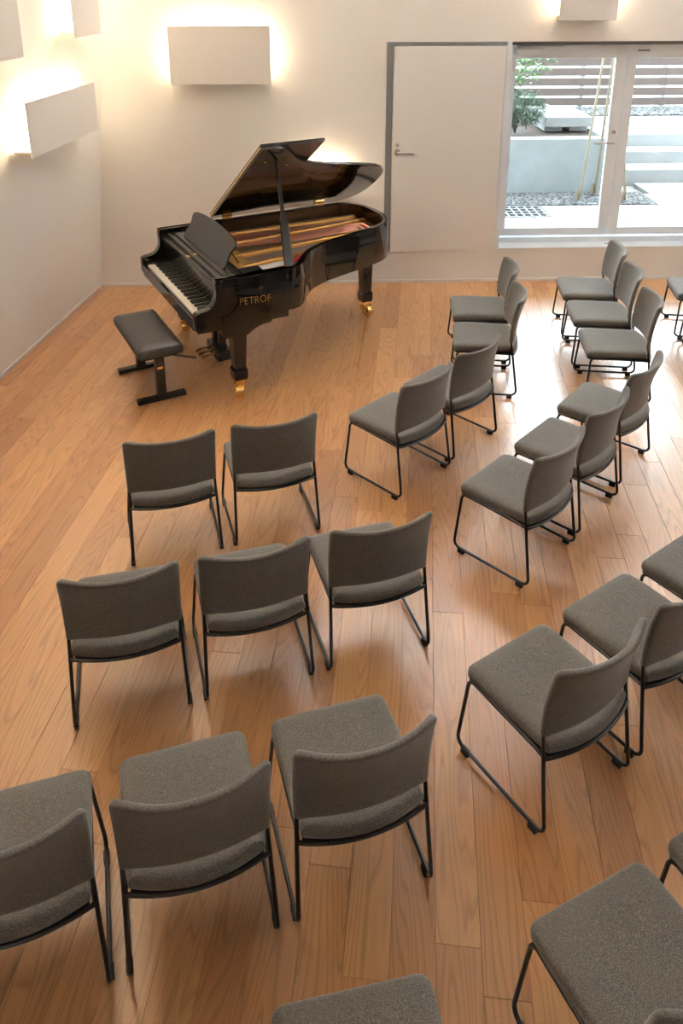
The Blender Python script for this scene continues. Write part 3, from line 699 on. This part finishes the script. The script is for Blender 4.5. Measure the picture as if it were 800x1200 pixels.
for v in (0.78, 1.72):
    b = MB(); b.box(HU + 0.006, HU + 0.044, v, v + 0.085, 1.0005, 1.006); b.tube([(HU, v, 1.006), (HU, v + 0.085, 1.006)], 0.009)
    b.prism([(HU + 0.008, v), (HU + 0.05, v), (HU + 0.05, v + 0.085), (HU + 0.008, v + 0.085)], -0.005, -0.001, lambda p, t: lidmap(p[0], p[1], t)); b.build('lid_hinge', M['gold'], pn)
for (s, v) in ((1.27, 0.775), (1.165, 1.0), (0.90, 1.385)):
    b = MB(); star = [((0.020 if k % 2 == 0 else 0.009) * math.cos(k * math.pi / 4), (0.020 if k % 2 == 0 else 0.009) * math.sin(k * math.pi / 4)) for k in range(8)]
    b.prism([(HU + s + x, v + y) for x, y in star], -0.007, -0.001, lambda p, t: lidmap(p[0], p[1], t)); b.build('prop_cup', M['gold'], lid)
top = Vector(lidmap(HU + 1.275, 0.868, -0.004)); bot = Vector((0.672, 0.79, 0.97)); d = top - bot
pr = MB()
mid = bot + d * 0.45
side = Vector((0, 1, 0)); sd = Vector((d.z, 0, -d.x)).normalized()
def quad_at(c, w, t): return [tuple(c + side * a * w + sd * b * t) for a, b in ((-1, -1), (1, -1), (1, 1), (-1, 1))]
pr.hull8(quad_at(bot, 0.034, 0.012), quad_at(mid, 0.030, 0.012)); pr.hull8(quad_at(mid, 0.028, 0.011), quad_at(bot + d * 0.52, 0.014, 0.009)); pr.hull8(quad_at(bot + d * 0.52, 0.014, 0.009), quad_at(top, 0.0115, 0.008))
for a in (-0.012, 0.012): pr.hull8([tuple(Vector(q) + side * a - sd * 0.011) for q in quad_at(bot + d * 0.03, 0.004, 0.004)], [tuple(Vector(q) + side * a - sd * 0.011) for q in quad_at(bot + d * 0.43, 0.004, 0.004)])
pr.build('prop_stick', M['gloss'], pn)
# legs with casters
def pleg(u, v, ztop, ang):
    g = MB(); w1, w2 = 0.056, 0.045
    sq = lambda w, z: [(u - w, v - w, z), (u + w, v - w, z), (u + w, v + w, z), (u - w, v + w, z)]
    g.hull8(sq(w2, 0.245), sq(w1, ztop))
    lg = g.build('leg', M['gloss'], pn, bevel=0.006)
    c = MB(); c.hull8(sq(0.050, 0.150), sq(0.054, 0.17)); c.hull8(sq(0.054, 0.17), sq(0.054, 0.225)); c.hull8(sq(0.054, 0.225), sq(w2 + 0.002, 0.25)); c.build('leg_cuff', M['gloss'], lg, bevel=0.003)
    f = MB(); f.hull8(sq(0.042, 0.122), sq(0.050, 0.149))
    ca, sa = math.cos(ang), math.sin(ang); ox, oy = u + 0.035 * ca, v + 0.035 * sa
    f.tube([(u, v, 0.13), (u, v, 0.105)], 0.045, 16)
    R = Matrix.Translation((ox, oy, 0.052)) @ Matrix.Rotation(ang, 4, 'Z') @ Matrix.Rotation(math.pi / 2, 4, 'X')
    for sgn in (-1, 1):
        f.hull8([(u + ca * a - sa * sgn * (0.042 + b), v + sa * a + ca * sgn * (0.042 + b), 0.045) for a, b in ((0.005, 0), (0.065, 0), (0.065, 0.008), (0.005, 0.008))],
                [(u + ca * a - sa * sgn * (0.038 + b), v + sa * a + ca * sgn * (0.038 + b), 0.118) for a, b in ((-0.035, 0), (0.045, 0), (0.045, 0.008), (-0.035, 0.008))])
    f.build('caster_fork', M['gold'], lg)
    w = MB(); w.lathe([(0.02, -0.034), (0.046, -0.032), (0.052, -0.022), (0.052, 0.022), (0.046, 0.032), (0.02, 0.034)], seg=24, M4=R); w.build('caster_wheel', M['gold'], lg, smooth=True)
pleg(0.675, 0.345, 0.535, math.radians(-20)); pleg(-0.655, 0.345, 0.535, math.radians(160)); pleg(-0.235, 1.99, 0.672, math.radians(20))
# pedal lyre
ly = MB()
for sx in (-1, 1): ly.box(sx * 0.075 - 0.028, sx * 0.075 + 0.028, 0.40, 0.455, 0.13, 0.60)
ly.box(-0.15, 0.15, 0.37, 0.485, 0.06, 0.135); ly.box(-0.16, 0.16, 0.36, 0.495, 0.05, 0.064)
lyre = ly.build('pedal_lyre', M['gloss'], pn, bevel=0.004)
for x in (-0.075, 0, 0.075):
    MB().tube([(x, 0.37, 0.095), (x, 0.30, 0.085), (x, 0.245, 0.07)], 0.011, 10, r2=0.017).build('pedal', M['gold'], lyre, smooth=True)
    MB().tube([(x * 0.8, 0.47, 0.12), (x * 0.8, 0.47, 0.61)], 0.004, 6).build('pedal_rod', M['gold'], lyre)
for sx in (-1, 1): MB().tube([(sx * 0.12, 0.47, 0.12), (sx * 0.16, 0.66, 0.67)], 0.006, 6).build('lyre_brace', M['pad'], lyre)
# lettering on the treble side
cu = bpy.data.curves.new('lettering', 'FONT'); cu.body = 'PETROF'; cu.size = 0.084; cu.extrude = 0.0008; cu.offset = -0.0012; cu.space_character = 1.10; cu.align_x = 'LEFT'
to = bpy.data.objects.new('lettering_curve', cu); C.objects.link(to)
dg = bpy.context.evaluated_depsgraph_get(); dg.update()
me = bpy.data.meshes.new_from_object(to.evaluated_get(dg)); bpy.data.objects.remove(to)
me.materials.clear(); me.materials.append(mat('gold_leaf', (0.42, 0.25, 0.075), 0.4, metal=0.35))
xs = [v.co.x for v in me.vertices]; x0, x1 = min(xs), max(xs)
for v in me.vertices:
    v.co = Vector((HW + 0.002 + v.co.z, 0.350 + (v.co.x - x0) / (x1 - x0) * 0.247, 0.777 + v.co.y - 0.012 * (v.co.x - x0) / (x1 - x0)))
lt = link('lettering', me, pn); lt['label'] = 'gold letters reading PETROF'

# ------------------------------------------------------------------ piano bench
bn = empty('piano_bench', Vector((-1.345, 6.045, 0)) + Matrix.Rotation(PTH, 3, 'Z') @ Vector((0.175, -0.215, 0)), PTH)
tag(bn, 'black leather adjustable piano bench on two T-shaped feet', 'bench')
bp_ = densify(rounded_poly([(-0.40, -0.175), (0.40, -0.175), (0.40, 0.175), (-0.40, 0.175)], 0.035, 5), 0.05)
pillow(bp_, [(0.02, 0.0), (0.004, 0.008), (0.0, 0.03), (0.004, 0.055), (0.018, 0.072), (0.04, 0.080)], lambda x, y, h: (x, y, 0.405 + h), crown=0.004).build('cushion', M['leather'], bn, smooth=True, angle=80)
MB().box(-0.36, 0.36, -0.13, 0.13, 0.385, 0.405).build('seat_frame', M['satin'], bn, bevel=0.003)
for x in (-0.30, 0.285):
    l = MB(); l.box(x - 0.026, x + 0.026, -0.036, 0.036, 0.036, 0.385); lg = l.build('leg', M['satin'], bn, bevel=0.003)
    MB().box(x - 0.028, x + 0.028, -0.19, 0.19, 0.004, 0.036).build('foot_bar', M['satin'], lg, bevel=0.003)
    for yy in (-0.17, 0.17): MB().box(x - 0.02, x + 0.02, yy - 0.015, yy + 0.015, 0.0, 0.004).build('foot_pad', M['pad'], lg)
MB().box(0.3112, 0.3125, -0.022, 0.022, 0.27, 0.29).build('badge', M['gold'], bn)
MB().tube([(0.33, 0.10, 0.375), (0.40, 0.26, 0.345)], 0.008).build('height_lever', M['pad'], bn)

# ------------------------------------------------------------------ chairs
def chair_meshes():
    d = {}
    # seat cushion outline (x, y), front at +y
    rear = [(0.219 * math.cos(t), -0.236 - 0.050 * (1 - math.cos(t) ** 2)) for t in [math.pi * k / 14 for k in range(15)]]   # from +x to -x
    pts = [(-0.224, -0.17), (-0.229, 0.05), (-0.228, 0.214), (0.228, 0.214), (0.229, 0.05), (0.224, -0.17)]
    outl = rounded_poly(pts + rear, [0, 0, 0.04, 0.04, 0, 0] + [0.012] + [0] * 13 + [0.012], 6)
    outl = densify(outl, 0.045)
    def smap(x, y, h):
        k = max(0.0, (y - 0.10) / 0.114); z = 0.3755 + h * (1 - 0.0 * k) - 0.012 * k * k 
        return (x, y, z)
    d['seat'] = pillow(outl, [(0.012, 0.0), (0.005, 0.003), (0.001, 0.012), (0.0, 0.025), (0.002, 0.037), (0.009, 0.046), (0.02, 0.050), (0.04, 0.052)], smap, crown=-0.004).mesh('seat', M['fabric'], smooth=True, angle=85)
    pan = [(x * 0.97, y * 0.975) for x, y in outl]
    d['seat_pan'] = MB().prism(pan, 0.363, 0.3752, lambda p, t: (p[0], p[1], t - (0.008 if p[1] < -0.15 else (0.010 if p[1] > 0.17 else 0)))).mesh('seat_pan', M['pad'])
    # backrest
    W = 0.238; Z0, Z1 = 0.447, 0.793
    bo = densify(rounded_poly([(-W, Z0), (W, Z0), (W + 0.004, Z1), (-W - 0.004, Z1)], [0.022, 0.022, 0.030, 0.030], 5), 0.04)
    def bmap(x, z, h):
        t = (z - Z0) / (Z1 - Z0); s = min(1.0, abs(x) / W)
        sag = 0.042 + 0.030 * t
        y = -0.208 - 0.030 * t - 0.014 * t ** 3 + 0.010 * math.sin(math.pi * t) - sag * (1 - s ** 2.1)
        # bottom edge arches up slightly at the sides
        zz = z + 0.016 * (1 - t) * (1 - s ** 8) + 0.006 * t * (s ** 4)
        ny = 2.1 * sag * s ** 1.1 / W * (1 if x > 0 else -1); n = Vector((-ny, 1.0)).normalized()
        return (x + n.x * h, y + n.y * h, zz)
    d['backrest'] = pillow(bo, [(0.014, -0.015), (0.004, -0.012), (0.0, -0.005), (0.0, 0.005), (0.004, 0.012), (0.014, 0.015)], bmap, inner=(0.92, 0.8, 0.66, 0.5, 0.34, 0.17)).mesh('backrest', M['fabric'], smooth=True, angle=85)
    R = 0.0082
    for sx, nm in ((-1, 'l'), (1, 'r')):
        path = [(sx * 0.2240, -0.205, 0.56), (sx * 0.2300, -0.2125, 0.470), (sx * 0.2447, -0.279, 0.027), (sx * 0.2468, 0.208, 0.027), (sx * 0.219, 0.186, 0.366), (sx * 0.2235, -0.18, 0.362), (sx * 0.231, -0.236, 0.364)]
        d['frame' + nm] = MB().tube(fillet(path, [0.3, 0.038, 0.038, 0.034, 0.08], 6), R, 10).mesh('sled_frame', M['tube'], smooth=True, angle=60)
        for i, y in enumerate((-0.225, 0.155)):
            xg = sx * 0.2455
            d['glide%s%d' % (nm, i)] = MB().box(xg - 0.011, xg + 0.011, y - 0.02, y + 0.02, 0.0, 0.030).mesh('glide', M['pad'], bevel=0.003)
    cb = [(0.231 * s, -0.236 - 0.046 * (1 - s * s), 0.3655) for s in [-1 + k / 10 for k in range(21)]]
    d['crossbar'] = MB().tube(cb, R * 0.95, 10).mesh('crossbar', M['tube'], smooth=True, angle=60)
    d['front_bar'] = MB().tube([(-0.219, 0.10, 0.356), (0.219, 0.10, 0.356)], R * 0.8, 8).mesh('front_bar', M['tube'], smooth=True, angle=60)
    return d
CH = chair_meshes()
PARTNAME = dict(seat='seat', seat_pan='seat_pan', backrest='backrest', framel='sled_frame', framer='sled_frame', glidel0='glide', glidel1='glide', glider0='glide', glider1='glide', crossbar='crossbar', front_bar='seat_support_bar')
def make_chair():
    t = empty('upholstered_chair')
    for k, me in CH.items(): link(PARTNAME[k], me, t)
    return t
base = 'grey upholstered chair, '
CHAIRS = [
    (-0.939, 3.974, 0.288, 'front row, at the end nearest the piano bench'),
    (-0.394, 4.142, 0.292, 'front row, second from the piano bench end'),
    (0.398, 4.607, 0.780, 'front row, third from the piano bench end, across the aisle'),
    (0.783, 5.019, 0.783, 'front row, fourth from the piano bench end'),
    (1.161, 5.816, 1.457, 'front row, second from the window wall'),
    (1.224, 6.394, 1.508, 'front row, at the end by the window wall'),
    (-0.940, 2.947, 0.241, 'second row, at the end nearest the lamp wall'),
    (-0.406, 3.092, 0.289, 'second row, second from the lamp wall end'),
    (0.144, 3.259, 0.294, 'second row, third from the lamp wall end, beside the aisle'),
    (1.004, 3.840, 0.791, 'second row, first after the aisle, in its middle trio'),
    (1.390, 4.264, 0.817, 'second row, middle of its middle trio'),
    (1.769, 4.738, 0.864, 'second row, far chair of its middle trio beside the window trio'),
    (2.146, 5.690, 1.464, 'second row, third from the window wall'),
    (2.210, 6.277, 1.461, 'second row, second from the window wall'),
    (2.275, 6.851, 1.470, 'second row, at the end right by the window sill'),
    (-1.030, 1.873, 0.290, 'third row, at the end nearest the lamp wall'),
    (-0.500, 2.029, 0.283, 'third row, second from the lamp wall end'),
    (0.033, 2.190, 0.292, 'third row, third from the lamp wall end, beside the aisle'),
    (0.841, 2.523, 0.579, 'third row, first after the aisle'),
    (1.314, 2.840, 0.596, 'third row, second after the aisle'),
    (1.781, 3.160, 0.620, 'third row, third after the aisle'),
    (3.235, 6.265, 1.430, 'third row, second from the window wall'),
    (3.296, 6.838, 1.428, 'third row, at the end right by the window sill'),
    (0.085, 1.259, 0.191, 'last row, beside the aisle on the lamp wall side'),
    (0.868, 1.531, 0.437, 'last row, first across the aisle'),
    (1.376, 1.779, 0.460, 'last row, second across the aisle'),
]
proto = make_chair()
for i, (x, y, t, lab) in enumerate(CHAIRS):
    c = proto if i == 0 else copy_tree(proto)
    c.location = (x, y, 0); c.rotation_euler = (0, 0, t)
    tag(c, base + lab, 'chair', 'grey upholstered chairs in curved rows')
